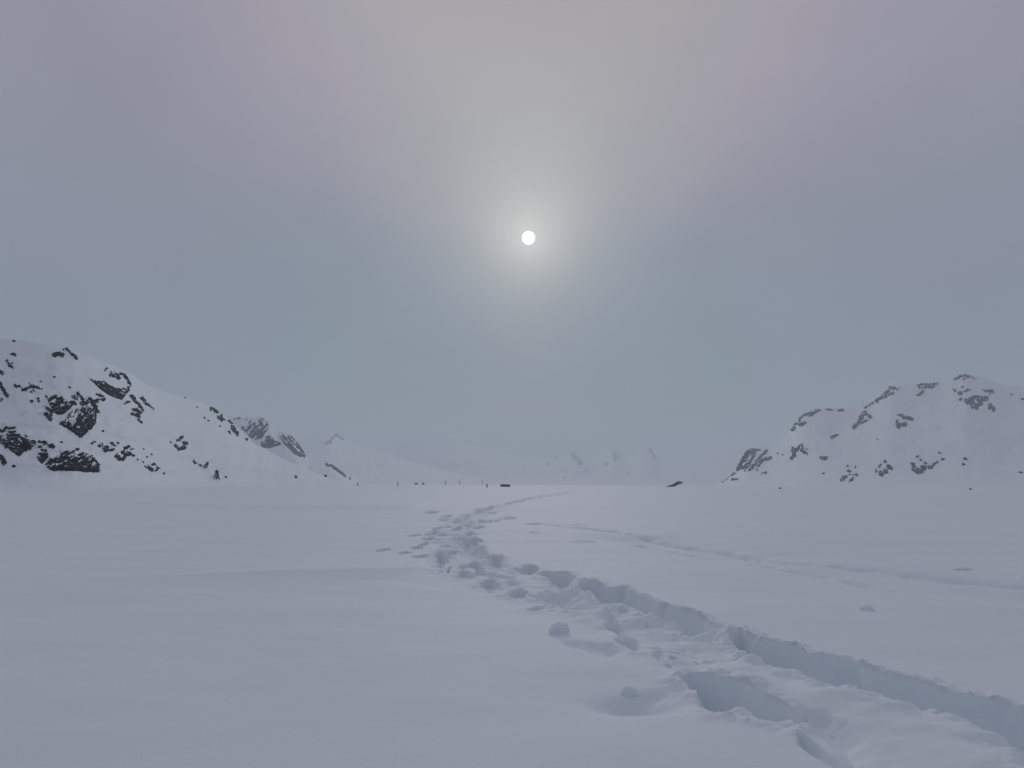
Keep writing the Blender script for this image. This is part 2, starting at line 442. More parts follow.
def ground_height(x, y):
    x = np.asarray(x, float); y = np.asarray(y, float)
    r = np.hypot(x, y)
    h = 0.10 * fbm(x / 14.0, y / 9.0, 3, 3) * smooth01((r - 3) / 25) + 0.05 * fbm(x / 3.2, y / 2.0, 5, 3) * smooth01((60 - r) / 50)
    h = h + 0.006 * fbm(x / 0.55, y / 0.4, 8, 3) * smooth01((40 - r) / 30)
    h = h + 0.10 * fbm(x / 90.0, y / 60.0, 21, 3) * smooth01((r - 80) / 300)
    near = (r < 220) & (y > 0.5)
    xs, ys, hs = x[near], y[near], h[near]
    rs = np.hypot(xs, ys)
    # trodden, crumbly belt along the trail
    dch = np.full(xs.shape, 1e9)
    for line in CHURN:
        for a, b in zip(line[:-1], line[1:]):
            dch = np.minimum(dch, seg_dist(xs, ys, a, b))
    belt = smooth01((1.15 - dch) / 0.8)
    # snow pushed up into a rounded ridge between the two ruts
    ridge = np.full(xs.shape, 1e9)
    RG = [g2(p) for p in ((770, 690), (840, 706), (900, 726), (960, 748), (1010, 775))]
    for a, b in zip(RG[:-1], RG[1:]):
        ridge = np.minimum(ridge, seg_dist(xs, ys, a, b))
    patch = smooth01(0.5 + 2.2 * fbm(xs / 1.1, ys / 0.9, 47, 2))
    hs = hs + belt * (0.10 * fbm(xs / 0.85, ys / 0.7, 43, 2) + 0.035 * fbm(xs / 0.30, ys / 0.26, 44, 2) + patch * (0.015 * fbm(xs / 0.10, ys / 0.10, 41, 3, 0.6) + 0.022 * worley(xs / 0.13, ys / 0.13, 45)) * smooth01((ridge - .2) / .4))
    # soft grooves and old tracks
    for gi, (line, w, dep) in enumerate(GROOVES):
        G = [g2(p) for p in line]
        A = np.array(G)
        box = (xs > A[:, 0].min() - 3 * w) & (xs < A[:, 0].max() + 3 * w) & (ys > A[:, 1].min() - 3 * w) & (ys < A[:, 1].max() + 3 * w)
        if not box.any():
            continue
        bx, by = xs[box], ys[box]
        dd = np.full(bx.shape, 1e9)
        for a, b in zip(G[:-1], G[1:]):
            dd = np.minimum(dd, seg_dist(bx, by, a, b))
        dd = dd + 0.35 * w * fbm(bx / (1.3 * w), by / (1.3 * w), 79 + gi, 3)
        jag = np.clip(1 + (0.5 if w > 1.2 else 1.0) * fbm(bx / (3.0 * w), by / (3.0 * w), 77 + gi, 3), 0.4, 1.7)
        hs[box] -= dep * np.exp(-(dd / (w * 0.8)) ** 2) * jag
    for line, dep, ln, lf in BANKS:
        G = np.array([g2(p) for p in line])
        yl = np.interp(xs, G[:, 0], G[:, 1]) + 0.25 * ln * fbm(xs / (3 * ln), xs * 0, 83, 2)
        span = G[-1, 0] - G[0, 0]
        fade = smooth01((xs - G[0, 0]) / (span * .45)) * smooth01((G[-1, 0] - xs) / (span * .10))
        n = ys - yl
        hs = hs + dep * fade * np.where(n > 0, np.exp(-n / lf), np.exp(np.minimum(n, 0) / ln))
    hs = hs + 0.09 * np.exp(-(ridge / 0.36) ** 2) * (1 + 0.8 * fbm(xs / .5, ys / .5, 87, 2))
    # the holes
    dig = np.zeros(xs.shape)
    rim = np.zeros(xs.shape)
    for i, (poly, dep, wall, rough) in enumerate(HOLES_G):
        P = np.array(poly)
        box = (xs > P[:, 0].min() - .4) & (xs < P[:, 0].max() + .4) & (ys > P[:, 1].min() - .4) & (ys < P[:, 1].max() + .4)
        if not box.any():
            continue
        bx, by = xs[box], ys[box]
        s = poly_sdf(bx, by, poly)
        s = s + rough * (1.5 * fbm(bx / 0.34, by / 0.34, 50 + i, 3, 0.45))
        wall = min(wall, 0.8 * max(float(s.max()), 0.05))
        fl = 1 + 0.45 * fbm(bx / 0.5, by / 0.4, 70 + i, 3)
        dig[box] = np.maximum(dig[box], dep * fl * smooth01(s / wall) ** 0.8)
        rim[box] = np.maximum(rim[box], np.where(s < 0, np.exp(-((s + 0.05) / 0.10) ** 2), 0) * min(dep, .4) * 0.10)
    for i, (u, v, hw, hh, dep) in enumerate(PRINTS):
        cx, cy = g2((u, v))
        sx = hw * cy / FPX; sy = hh * cy * cy / (EYE * FPX)
        box = (np.abs(xs - cx) < 2 * sx + .3) & (np.abs(ys - cy) < 2 * sy + .3)
        if not box.any():
            continue
        bx, by = xs[box], ys[box]
        e = np.sqrt(((bx - cx) / sx) ** 2 + ((by - cy) / sy) ** 2) + 0.7 * fbm(bx / (sx * .9), by / (sy * .9), 90 + i, 3)
        dig[box] = np.maximum(dig[box], dep * smooth01((1.15 - e) / 0.6))
    hs = hs - dig + 0.022 * (rim > 0.008) * smooth01((rim - .008) / .02) * np.maximum(worley(xs / .085, ys / .085, 46) - .45, 0) + rim * (1 - smooth01(dig / 0.05)) * (0.35 + 2.0 * np.abs(fbm(xs / .2, ys / .2, 33, 2)))
    h[near] = hs
    return h


def build_ground():
    front = np.arange(-41.0, 41.0001, 0.075)
    rest = np.arange(44.0, 316.0, 4.0)
    az = np.radians(np.concatenate([front, rest]))
    r = [0.25]
    while r[-1] < 3.6: r.append(r[-1] + max(0.02, 0.05 * r[-1]))
    while r[-1] < 13.0: r.append(r[-1] + 0.0125 * max(1.0, r[-1] / 9.0))
    while r[-1] < 60.0: r.append(r[-1] * 1.0035)
    while r[-1] < 260.0: r.append(r[-1] * 1.008)
    while r[-1] < 7400.0: r.append(r[-1] * 1.05)
    r = np.array(r)
    na, nr = len(az), len(r)
    X = r[:, None] * np.sin(az)[None, :]; Y = r[:, None] * np.cos(az)[None, :]
    Z = ground_height(X.ravel(), Y.ravel()).reshape(X.shape)
    V = np.stack([X, Y, Z], -1).reshape(-1, 3)
    V = np.vstack([V, [[0, 0, float(Z[0].mean())]]])
    i = np.arange(nr - 1)[:, None]; j = np.arange(na)[None, :]
    j2 = (j + 1) % na
    a = i * na + j; b = i * na + j2; c = (i + 1) * na + j2; d = (i + 1) * na + j
    F = np.stack([a + 0 * j, d, c, b], -1).reshape(-1, 4)
    o = mesh_obj('snow_ground', V, F, SNOW, smooth=True)
    # close the little disc under the camera
    cap = [(int(na * nr), k, (k + 1) % na) for k in range(na)]
    V2 = np.vstack([V[:na], V[-1:]])
    F2 = np.array([(na, (k + 1) % na, k) for k in range(na)])
    me = o.data
    import bmesh
    bm = bmesh.new(); bm.from_mesh(me); bm.verts.ensure_lookup_table()
    cv = bm.verts[na * nr]
    for k in range(na):
        f = bm.faces.new((cv, bm.verts[(k + 1) % na], bm.verts[k])); f.smooth = True
    bm.to_mesh(me); bm.free(); me.update()
    return tag(o, kind='structure')


build_ground()

# ------------------------------------------------------------------ hills

class Hill:
    def __init__(self, name, crest, base, top, p=1.5, seed=0, rough=0.03, step=1.0):
        """crest: (u, v) skyline; base, top: [(u, distance)] of foot and crest"""
        self.cu, self.cv = np.array([c[0] for c in crest], float), np.array([c[1] for c in crest], float)
        self.b, self.t, self.p, self.seed, self.rough, self.step = base, top, p, seed, rough, step
        self.name = name

    @staticmethod
    def soft(u, xs, ys, w):
        u = np.asarray(u, float)
        return sum(k * np.interp(u + o * w, xs, ys) for o, k in ((-1, .1), (-.66, .15), (-.33, .16), (0, .18), (.33, .16), (.66, .15), (1, .1)))

    def D0(self, u): return self.soft(u, [q[0] for q in self.b], [q[1] for q in self.b], 55)
    def D1(self, u): return self.soft(u, [q[0] for q in self.t], [q[1] for q in self.t], 55)
    def vc(self, u):
        v = self.soft(u, self.cu, self.cv, 4)
        return v + 0.9 * fbm(u / 9.0, u * 0 + self.seed, self.seed, 3)
    def vb(self, u): return horizon_v(u) + FPX * (EYE + 0.8) / self.D0(u)

    def P(self, u, v):
        u = np.asarray(u, float); v = np.asarray(v, float)
        d0, d1 = self.D0(u), self.D1(u); vb = self.vb(u); vc = np.minimum(self.vc(u), vb - 0.5)
        s = np.clip((vb - v) / (vb - vc), 0, 1)
        d = d0 + (d1 - d0) * (0.20 * (1 - np.exp(-s / 0.06)) + 0.80 * s ** self.p)
        wob = fbm(u / 26.0, v / 14.0, self.seed + 3, 4) * self.rough * 4 * s * (1 - s)
        return at_dist(u, v, d * (1 + wob))

    def build(self):
        us = np.arange(self.cu[0], self.cu[-1] + .01, self.step)
        ns = 110
        ss = np.linspace(0, 1, ns)
        vb = self.vb(us); vc = np.minimum(self.vc(us), vb - 0.5)
        U = np.repeat(us[:, None], ns, 1); Vv = vb[:, None] + (vc - vb)[:, None] * ss[None]
        pts = self.P(U, Vv)
        crest = pts[:, -1]
        back = []
        for k, dz in ((1.05, .96), (1.14, .8), (1.25, .5), (1.4, -0.05)):
            q = crest.copy(); q[:, :2] *= k; q[:, 2] = np.where(crest[:, 2] > 0, crest[:, 2] * dz, crest[:, 2]) - (3 if dz < 0 else 0)
            back.append(q[:, None])
        skirt = pts[:, :1].copy(); skirt[..., 2] -= 6
        pts = np.concatenate([skirt, pts] + back, 1)
        nu, nv = pts.shape[:2]
        i = np.arange(nu - 1)[:, None]; j = np.arange(nv - 1)[None]
        a = i * nv + j
        F = np.stack([a, a + nv, a + nv + 1, a + 1], -1).reshape(-1, 4)
        return tag(mesh_obj(self.name, pts.reshape(-1, 3), F, SNOW, smooth=True), kind='structure')


HA = Hill('hill', [(-420, 300), (-250, 312), (-100, 324), (0, 338), (40, 343), (75, 350), (100, 360), (128, 371), (138, 379), (150, 386), (165, 391.5), (185, 397), (205, 403.5), (222, 414), (240, 430), (255, 444), (290, 462), (330, 478), (352, 485)],
          [(-420, 110), (0, 115), (110, 130), (185, 215), (262, 320), (352, 430)], [(-420, 200), (0, 200), (110, 220), (240, 480), (352, 480)], 1.35, 1)
HB = HA
HC = Hill('hill', [(180, 424), (215, 420), (235, 417.5), (250, 417), (262, 417), (270, 422), (277, 432), (286, 431.5), (294, 438), (301, 447), (307, 458), (320, 461), (331, 464), (345, 475), (362, 483)],
          [(180, 900), (362, 800)], [(180, 1200), (362, 1000)], 1.35, 4)
HD = Hill('hill', [(250, 452), (300, 440), (325, 430.5), (335, 433), (345, 440), (370, 450), (410, 462), (460, 474), (520, 484)],
          [(250, 1900), (520, 2400)], [(250, 3600), (520, 3600)], 1.3, 5)
HE = Hill('hill', [(716, 486), (726, 480), (735, 471.5), (741, 459), (747, 448), (757, 447), (770, 446), (784, 437), (792, 428), (798, 419), (806, 412.5), (820, 408.5), (845, 408), (858, 405), (870, 400),
                   (882, 391), (890, 386), (915, 383), (938, 382), (952, 377), (966, 373), (980, 377), (1000, 384), (1024, 386), (1150, 378), (1300, 366), (1460, 360)],
          [(716, 850), (770, 600), (830, 360), (900, 320), (1024, 300), (1460, 260)], [(716, 950), (800, 1150), (900, 1200), (1460, 1000)], 1.35, 6)
HF = Hill('mountain', [(250, 446), (330, 442), (395, 441), (430, 436), (452, 435), (470, 445), (492, 447), (512, 455), (540, 461), (560, 456), (575, 451), (592, 461), (612, 449), (628, 459), (646, 445), (660, 457),
                       (690, 452), (740, 444), (800, 436), (900, 430)],
          [(250, 3200), (900, 3200)], [(250, 5200), (900, 5200)], 1.3, 7)
for H in (HA, HC, HD, HE, HF):
    H.build()

# ------------------------------------------------------------------ rock outcrops on the hills: strokes of bare stone (points, radius in photo pixels)
OUTCROPS = [
 (HA, 'low black ledge with a curved tail just under the top of the left hill', [([(54.5, 354.5), (58, 353.8), (62, 355)], 1.5), ([(63, 349.5), (68, 349.5)], .7), ([(68, 350), (72, 354), (76, 358)], 1.0)]),
 (HA, 'long black crag below the arched rim at the right shoulder of the left hill', [([(129, 387), (127, 392)], .8)], [([(88, 377.5), (96, 381), (104, 381), (110, 385), (118, 389), (127, 388), (126.5, 394), (122, 400), (114, 397.5), (106, 393.5), (100, 389)], 20, .34)]),
 (HA, 'thin arched rock rim on the skyline above the long black crag', [([(110, 375), (111, 373), (118, 375), (120, 378)], .9), ([(111, 374.5), (119, 379)], .6), ([(121, 373.5), (127, 378), (131, 386)], .8), ([(106.5, 369.5)], .9)]),
 (HA, 'broken string of black rocks running down from the arched rim', [([(132, 397), (134, 399)], 1.8), ([(134, 400), (140, 405), (143, 411)], 1.2), ([(142, 398), (145, 401)], 1.2), ([(146, 403), (149, 405), (153, 409)], .8), ([(124, 404), (129, 402)], .6)]),
 (HA, 'small patchy rock under the broken string of black rocks', [([(133, 409), (140, 412)], 1.1), ([(138, 414), (140, 421)], 1.5), ([(132, 414), (139, 416)], 1.3)]),
 (HA, 'dark ringed crag left of the pointed black rock face', [([(46, 397)], .8), ([(58, 413)], 1.2), ([(53, 410), (63, 412)], 1.6)], [([(47, 398), (54, 394.5), (62, 396), (67, 401), (75, 402), (71, 408), (63, 414.5), (57, 414.5), (52, 409), (49, 404)], -25, .16)]),
 (HA, 'small black fins at the lower left edge of the ringed crag', [([(46, 414), (50, 419)], 1.3), ([(47, 408), (51, 412), (51, 416)], .9), ([(38, 399), (39, 402)], .8)]),
 (HA, 'pointed black rock face with white patches in the middle of the left slope', [([(61, 424), (70, 429), (81, 437)], .8), ([(81, 434), (89, 428), (94, 421)], 1.7), ([(80, 424), (81, 418)], 1.6), ([(83, 411), (87, 415)], 1.8), ([(95.5, 410), (95.5, 420)], .8), ([(87, 421), (91, 417)], 1.4)], [([(60, 423.5), (68, 416), (74, 407), (80, 401), (88, 403), (94, 407), (96.5, 415), (94, 421), (88, 430), (81.5, 438), (76, 434), (68, 429)], -48, .04)]),
 (HA, 'scatter of black knobs on top of the pointed rock face', [([(73, 397), (77, 399)], 1.0), ([(78, 394)], 1.2), ([(81, 396), (86, 404)], 1.3), ([(72, 402), (75, 403)], 1.3), ([(90, 400), (95, 405)], 1.8), ([(86, 402), (88, 404)], 1.0)]),
 (HA, 'forked black knob up slope from the pointed rock face', [([(100, 396), (103, 399)], 1.8), ([(93, 402), (99, 400)], 1.0), ([(96, 405), (98, 411)], 1.0), ([(97, 394.5)], .9)]),
 (HA, 'black stepped crag at the left edge of the picture low on the slope', [([(6, 428), (15, 428)], .9), ([(-2, 431), (4, 430)], 1.1), ([(9, 432), (15, 432)], .6), ([(8, 446), (18, 449), (29, 447)], 2.4), ([(13, 449), (19, 453.5)], 2.0), ([(26, 436)], .8)], [([(-10, 436), (0, 434), (8, 434), (18, 433.5), (22, 437), (30, 440), (36, 441.5), (33, 446.5), (26, 450), (19, 456), (12, 451.5), (5, 446), (-4, 441)], 14, .26)]),
 (HA, 'large black cliff with a flat snow-cut foot at the bottom of the left slope', [([(54, 469), (66, 468.5), (76, 469)], 1.4), ([(76, 469.5), (98, 471)], 1.2), ([(73, 465), (76, 459), (78, 468)], 1.6), ([(49, 463), (59, 459.5), (67, 457)], 1.6), ([(93, 459), (98.5, 464), (98.5, 471)], .8), ([(77, 449.5), (79, 449.5)], .8)], [([(36.5, 456), (40, 450), (46, 448.5), (49, 456), (45, 461), (42, 464), (38, 460)], 15, .25), ([(45, 465), (50, 459), (58, 455), (60, 450.5), (72, 449.5), (80, 451), (88, 453), (94, 458), (99.5, 464), (99, 472.5), (75, 471), (53, 470.5), (49, 469.5)], -32, .09)]),
 (HA, 'row of small dark knobs above the cliff with the flat foot', [([(40, 442), (46, 443)], 1.0), ([(50, 445.5), (53, 446)], 1.4), ([(38, 447), (41, 446.5)], .8)]),
 (HA, 'narrow black rock cut by the left picture edge below the stepped crag', [([(-3, 455), (2, 458), (4, 463)], 1.7)]),
 (HA, 'black slanting rock cut by the left picture edge above the stepped crag', [([(-2, 383), (1, 387), (4, 391), (7, 395)], 1.4), ([(-1, 383)], 1.6), ([(1, 400)], 1.2)]),
 (HA, 'small dark knob cut by the left picture edge high on the slope', [([(-1, 371), (1, 372)], 1.3), ([(3, 374.5)], .7)]),
 (HA, 'faint band of short dark ledges upper left of the ringed crag', [([(15, 386), (20, 386)], 1.1), ([(22, 390), (29, 388)], 1.0), ([(30, 384.5), (33, 387), (39, 388)], .9), ([(31, 392), (34, 391)], .9), ([(42, 389)], .6), ([(41, 382)], .7), ([(31, 402)], 1.2)]),
 (HA, 'uppermost short dark dash of rock near the left picture edge', [([(11.5, 354.5), (14.5, 354.5)], .8)]),
 (HA, 'tiny grey dash of rock under the uppermost short dash', [([(5.5, 360.5), (7, 360.5)], .7)]),
 (HA, 'two tiny close dashes of rock above the faint band of ledges', [([(9, 363.5), (11, 363.5)], .7), ([(8.5, 366), (13, 367.5)], .7)]),
 (HA, 'loose ring of small rocks right of the flat-footed cliff', [([(99, 446), (102, 445)], 1.1), ([(104, 449), (106, 451), (108, 450)], 1.3), ([(106, 447), (108, 448)], .7), ([(111, 443), (115, 446)], .9), ([(118, 443.5)], .9), ([(111, 450.5), (114, 449.5)], .7), ([(92, 444), (95, 441.5)], .7)]),
 (HA, 'cluster of black stones between the loose ring and the wedge', [([(117, 456), (119, 459), (124, 458.5)], 1.4), ([(123, 452)], 1.6), ([(126, 454.5), (130, 454)], 1.7), ([(125, 448), (128.5, 447)], 1.0), ([(132, 449)], 1.0), ([(133, 455)], 1.1)]),
 (HA, 'black wedge-shaped rock near the foot of the left slope', [([(147, 467), (152, 470)], 1.4), ([(152, 465), (154, 464)], 1.0), ([(157, 466), (158.5, 469), (155.5, 471)], .8)]),
 (HA, 'horseshoe of dark rock standing apart right of the left slope crags', [([(178, 440), (180, 439), (182, 437)], 1.1), ([(175.5, 446)], 1.3), ([(179, 449), (184, 448), (186, 443)], 1.5), ([(184, 442)], 1.0)]),
 (HB, 'dark pair of rocks at the top of the second ridge', [([(211, 409.5), (213, 406.5), (217, 412)], 1.2), ([(211, 409)], 1.4), ([(216, 411)], 1.5)]),
 (HB, 'hooked dark rock in the middle of the second ridge', [([(218, 417), (222, 420)], 1.2), ([(221, 415), (224, 420)], 1.0)]),
 (HB, 'leaning dark rock strip low on the second ridge crest', [([(229, 420.5), (233, 423)], .8), ([(232, 427), (235, 431), (238, 434)], 1.4)]),
 (HB, 'faint rock streak below the horseshoe near the dark bushes', [([(193.5, 461.5), (196, 463)], .8), ([(197, 463), (201, 466)], .5)]),
 (HC, 'grey streaked crag dome behind the second ridge', [([(235, 418.5), (240, 418.5)], .5), ([(246, 419)], .5), ([(258, 431), (264, 428), (261, 423)], 1.2)], [([(240, 427.5), (247, 421.5), (255, 418.7), (263, 418), (268.5, 423), (269, 428), (265, 433), (262, 438), (256, 440), (250, 437), (246, 432)], -38, .08)]),
 (HC, 'dark lower buttress of the grey streaked crag', [([(263, 446), (269, 446.5)], 1.1)], [([(260, 444.5), (266, 437), (272, 434), (274, 440), (283, 444), (276, 446), (270, 448), (264, 447.8)], -15, .16)]),
 (HC, 'grey slanting crag falling to a dark toe right of the streaked dome', [([(292, 450), (297, 454), (304, 456)], 1.1), ([(297, 443), (301, 448), (304, 453)], .9)], [([(279.5, 436), (288, 432), (294, 438), (300, 446), (305.5, 456.5), (297, 455.5), (290, 449.5), (284, 444)], 48, .10)]),
 (HC, 'thin grey rock rib descending alone below the slanting crag', [([(327, 464), (333, 466.5), (338, 470.5), (344, 475)], 1.0), ([(349.5, 478.5)], .7)]),
 (HD, 'pale forked rock traces on the fading peak beyond the left hills', [([(327.5, 443), (332, 439)], .9), ([(333, 437), (337, 434.5), (343, 439)], .6), ([(342, 438.5)], .9)]),
 (HE, 'large grey slabbed crag at the left end of the right hill', [([(749, 470), (760, 458), (767, 450)], .9), ([(738, 469), (741.5, 461), (747, 451)], 1.0), ([(756, 450), (760, 450)], .5)], [([(736, 471.5), (736.5, 465), (742, 457), (748, 448.5), (755, 449.5), (757, 454), (753, 459), (750, 465), (745.5, 472), (742, 469)], -55, .15)]),
 (HE, 'slim grey rock beside the large slabbed crag', [([(759, 465), (762, 460.5), (771, 457.5)], 1.1), ([(763, 460.5), (768, 459)], 1.0), ([(757, 469)], .9)]),
 (HE, 'thin grey rock line sloping down the toe of the right hill', [([(731, 475.5), (735, 473.5)], .7), ([(722, 482), (731, 475.7)], .35)]),
 (HE, 'small grey ledge under the large slabbed crag', [([(731.5, 480), (735, 479), (738, 478.5)], .7)]),
 (HE, 'small lone ledge below the slim grey rock', [([(762.5, 473.3), (766, 472.5)], .7)]),
 (HE, 'forked grey outcrop below the arched crest of the right hill', [([(791, 458.5), (794, 455), (793, 449)], 1.5), ([(796, 450.5), (801, 446), (803, 451)], 1.3), ([(803, 450), (807, 454)], .8), ([(807, 449)], .6)]),
 (HE, 'grey arched rock band along the left crest of the right hill', [([(792.5, 429.5), (797, 422.5), (800, 420)], 1.2), ([(800, 424.5), (805, 423)], 1.1), ([(800, 418.5), (806, 414.5), (814, 412.5)], .9), ([(808, 415.5), (814, 415)], .5), ([(816, 411.5), (820, 410.5)], .7), ([(827, 409.8), (833, 409.8)], .6), ([(838, 410.6), (843, 410.4)], .6)]),
 (HE, 'faint slanting rock mark left of the club outcrop', [([(832, 438), (837, 434)], .8)]),
 (HE, 'faint flat rock patch above the lone boulder on the right hill', [([(821, 458), (826, 458)], 1.0)]),
 (HE, 'wide spread of small black stones at the foot of the right hill', [([(842, 480), (843, 477)], 1.2), ([(846, 477)], 1.3), ([(850.5, 480), (853, 479)], 1.1), ([(854, 474.5), (857, 475)], .9), ([(848, 471), (851, 471)], .7), ([(847, 466)], .8), ([(855, 467)], .8), ([(850, 474)], .8)]),
 (HE, 'black ring of stones between the stone spread and the blocky outcrop', [([(880, 474), (884, 473), (885, 470)], 1.1), ([(880, 472.5), (882, 475)], 1.4), ([(886, 471.5)], 1.1), ([(888, 466), (891, 468.5)], 1.1), ([(879, 466.5), (880, 465)], 1.0), ([(876, 471)], .8), ([(884.5, 461.5)], 1.0), ([(873.5, 475.5)], .5)]),
 (HE, 'blocky black outcrop with a tail near the foot of the right hill', [([(913, 464)], 1.3), ([(914, 469), (919, 471.5), (924, 468)], 1.9), ([(918, 472), (921, 472.5)], 1.5), ([(924, 467.5), (931, 467.5)], 1.1), ([(925, 463)], 1.2), ([(917, 456.5)], .9), ([(921, 459.5)], .8), ([(932, 466), (937, 462)], .8), ([(939.5, 452.5)], .8), ([(942, 459), (944.5, 459.5)], .8)]),
 (HE, 'slanting grey outcrop like a club on the upper right hill', [([(854, 428), (859, 422), (864, 412.5)], 1.3), ([(864, 413), (871, 418)], 1.1), ([(862, 423), (866, 420)], .8), ([(865, 408), (869, 405)], .5)]),
 (HE, 'grey wedge of rock climbing to the skyline of the right hill', [([(876, 401), (883, 396), (888, 391)], 1.3), ([(890, 388), (898, 389)], 1.0), ([(880, 398), (893, 393.5)], .9), ([(871, 404), (875, 402)], .5)]),
 (HE, 'flat oval rock ledge on the skyline right of the wedge', [([(918, 386), (922, 384.5), (937, 384)], .7), ([(919, 387.5), (934, 386.5)], .7)]),
 (HE, 'tiny grey mark under the flat oval ledge', [([(918, 394.5), (922, 393.5), (922.5, 391.5)], .8)]),
 (HE, 'dark-footed grey outcrop in the middle of the upper right hill', [([(899, 415), (902, 415.5)], 1.0), ([(897, 421), (899, 426.5), (905, 424.5)], 1.5), ([(904, 417.5), (911, 419)], 1.3)]),
 (HE, 'broad greenish grey outcrop high on the right hill', [([(955, 390)], 1.0), ([(960, 393.5)], 1.6), ([(962, 387.5)], 1.0), ([(966, 391.5), (970, 390)], .9), ([(961, 399.5)], 1.3), ([(967, 401), (975, 397.5), (986, 399)], 1.9), ([(972, 405), (976, 407), (981, 402.5)], 1.8), ([(968, 402)], 1.3)]),
 (HE, 'small hooked rock right below the broad greenish outcrop', [([(990, 404.5), (993, 408), (994, 410)], 1.4), ([(989, 408)], .9)]),
 (HE, 'pale curved rock cap on the highest point of the right hill', [([(955, 379), (965, 375.5), (976, 378)], .7), ([(964, 379)], .8)]),
 (HE, 'thin pale ledge right of the broad greenish outcrop', [([(984, 391.5), (990, 391), (994, 392)], .7), ([(990, 394)], .7)]),
 (HF, 'largest faint grey patch on the far mountain left of centre peaks', [([(573, 455), (580, 463)], 1.8), ([(556, 458)], 1.0), ([(548, 464)], 1.0), ([(587, 471.5)], .9)]),
 (HF, 'faint grey rock face on the middle peak of the far mountain', [([(614, 453), (615.5, 460)], 1.3), ([(619, 458)], 1.2), ([(606, 464)], 1.6), ([(629, 473)], .8)]),
 (HF, 'faint slanting rock streak on the right peak of the far mountain', [([(650, 449), (656, 458)], .9)]),
]


def seg_sdf_px(U, V, pts, rad):
    if len(pts) == 1:
        return rad - np.hypot(U - pts[0][0], V - pts[0][1])
    d = np.full(U.shape, 1e9)
    for a, b in zip(pts[:-1], pts[1:]):
        d = np.minimum(d, seg_dist(U, V, a, b))
    return rad - d


def build_outcrop(hill, strokes, idx, faces=(), name='rock_outcrop', mat=None, bulge=1.0):
    allp = [(p, r) for pts, r in strokes for p in pts] + [(p, 0.5) for pts, _, _ in faces for p in pts]
    u0 = min(p[0] - r for p, r in allp) - 2.2; u1 = max(p[0] + r for p, r in allp) + 2.2
    v0 = min(p[1] - r for p, r in allp) - 2.2; v1 = max(p[1] + r for p, r in allp) + 2.2
    st = 0.3
    us = np.arange(u0, u1, st); vs_ = np.arange(v0, v1, st)
    U, V = np.meshgrid(us, vs_, indexing='ij')
    Uw = U + 1.7 * fbm(U / 2.4, V / 2.2, 100 + idx, 3); Vw = V + 1.5 * fbm(U / 2.4, V / 2.2, 200 + idx, 3)
    sdf = np.full(U.shape, -9.0)
    for pts, r in strokes:
        sdf = np.maximum(sdf, seg_sdf_px(Uw, Vw, pts, r * 1.28 + .1))
    sdf = sdf + np.where(sdf > -1.5, 1.1 * fbm(U / 1.5, V / 1.15, 250 + idx, 3, .6) + .5 * fbm((U + V) / 3.5, (V - U) / 1.4, 270 + idx, 2), 0)
    sdf = np.minimum(sdf, 2.4 * (0.47 - fbm(U / 2.3, V / 1.5, 280 + idx, 3, .55) - .5 * np.abs(fbm((U + .6 * V) / 4.0, (V - .5 * U) / 1.5, 290 + idx, 2))))
    # solid rock faces: clean snow line along the foot, broken into ledges with snow towards the top
    for q, (pts, dip, dens) in enumerate(faces):
        P = np.array(pts, float)
        inside = poly_sdf(U, V, pts) > 0
        top = np.where(inside, V, 1e9).min(1, keepdims=True); bot = np.where(inside, V, -1e9).max(1, keepdims=True)
        h = np.clip((V - top) / np.maximum(bot - top, 2.0), 0, 1)
        soft = 1.6 * (1 - h) ** 1.5 + 0.25
        e = poly_sdf(U + soft * fbm(U / 2.2, V / 1.8, 500 + idx + q, 3), V + soft * fbm(U / 2.2, V / 1.8, 520 + idx + q, 3), pts)
        ca, sa = math.cos(math.radians(dip)), math.sin(math.radians(dip))
        al, ac = (U * ca + V * sa), (-U * sa + V * ca)
        led = fbm(al / 5.2, ac / 1.7, 540 + idx + q, 3, .5) + .55 * fbm(al / 1.8, ac / 1.1, 560 + idx + q, 2)
        e = np.minimum(e, 3.0 * (dens - .17 + 0.40 * h - led))
        sdf = np.maximum(sdf, e)
    vcrest = hill.vc(U)
    m = smooth01((sdf + 0.45) / 0.9)
    keep = sdf > -1.1
    base = hill.P(U, np.maximum(V, vcrest + 0.05))
    pxm = np.linalg.norm(base - CAM, axis=-1) / FPX
    relief = 0.75 * worley(U / 1.5, V / 1.2, 300 + idx) + 0.35 * fbm(U / 0.9, V / 0.9, 400 + idx, 2)
    depth = np.minimum(1.0, np.maximum(sdf, 0) / 1.5)
    disp = np.where(m > 0, (0.55 + (0.5 + 0.8 * depth) * (0.2 + relief)) * m, 0) * bulge - 0.5 * (1 - m)
    dxy = base[..., :2] / np.linalg.norm(base[..., :2], axis=-1, keepdims=True)
    n = np.stack([-dxy[..., 0] * 0.85, -dxy[..., 1] * 0.85, np.full(U.shape, 0.53)], -1)
    pts = base + n * (disp * pxm)[..., None]
    nu, nv = U.shape
    i = np.arange(nu - 1)[:, None]; j = np.arange(nv - 1)[None]
    a = i * nv + j
    F = np.stack([a, a + 1, a + nv + 1, a + nv], -1).reshape(-1, 4)
    kf = keep.ravel()[F].all(1)
    F = F[kf]
    used = np.unique(F)
    remap = np.full(nu * nv, -1); remap[used] = np.arange(len(used))
    V3 = pts.reshape(-1, 3)[used]
    c = V3.mean(0)
    o = mesh_obj(name, V3 - c, remap[F], mat or ROCK)
    o.location = tuple(map(float, c))
    return o


for k, (hill, label, strokes, *more) in enumerate(OUTCROPS):
    tag(build_outcrop(hill, strokes, k, more[0] if more else ()), label, 'rock outcrop', 'bare rock outcrops on the snowy hills')

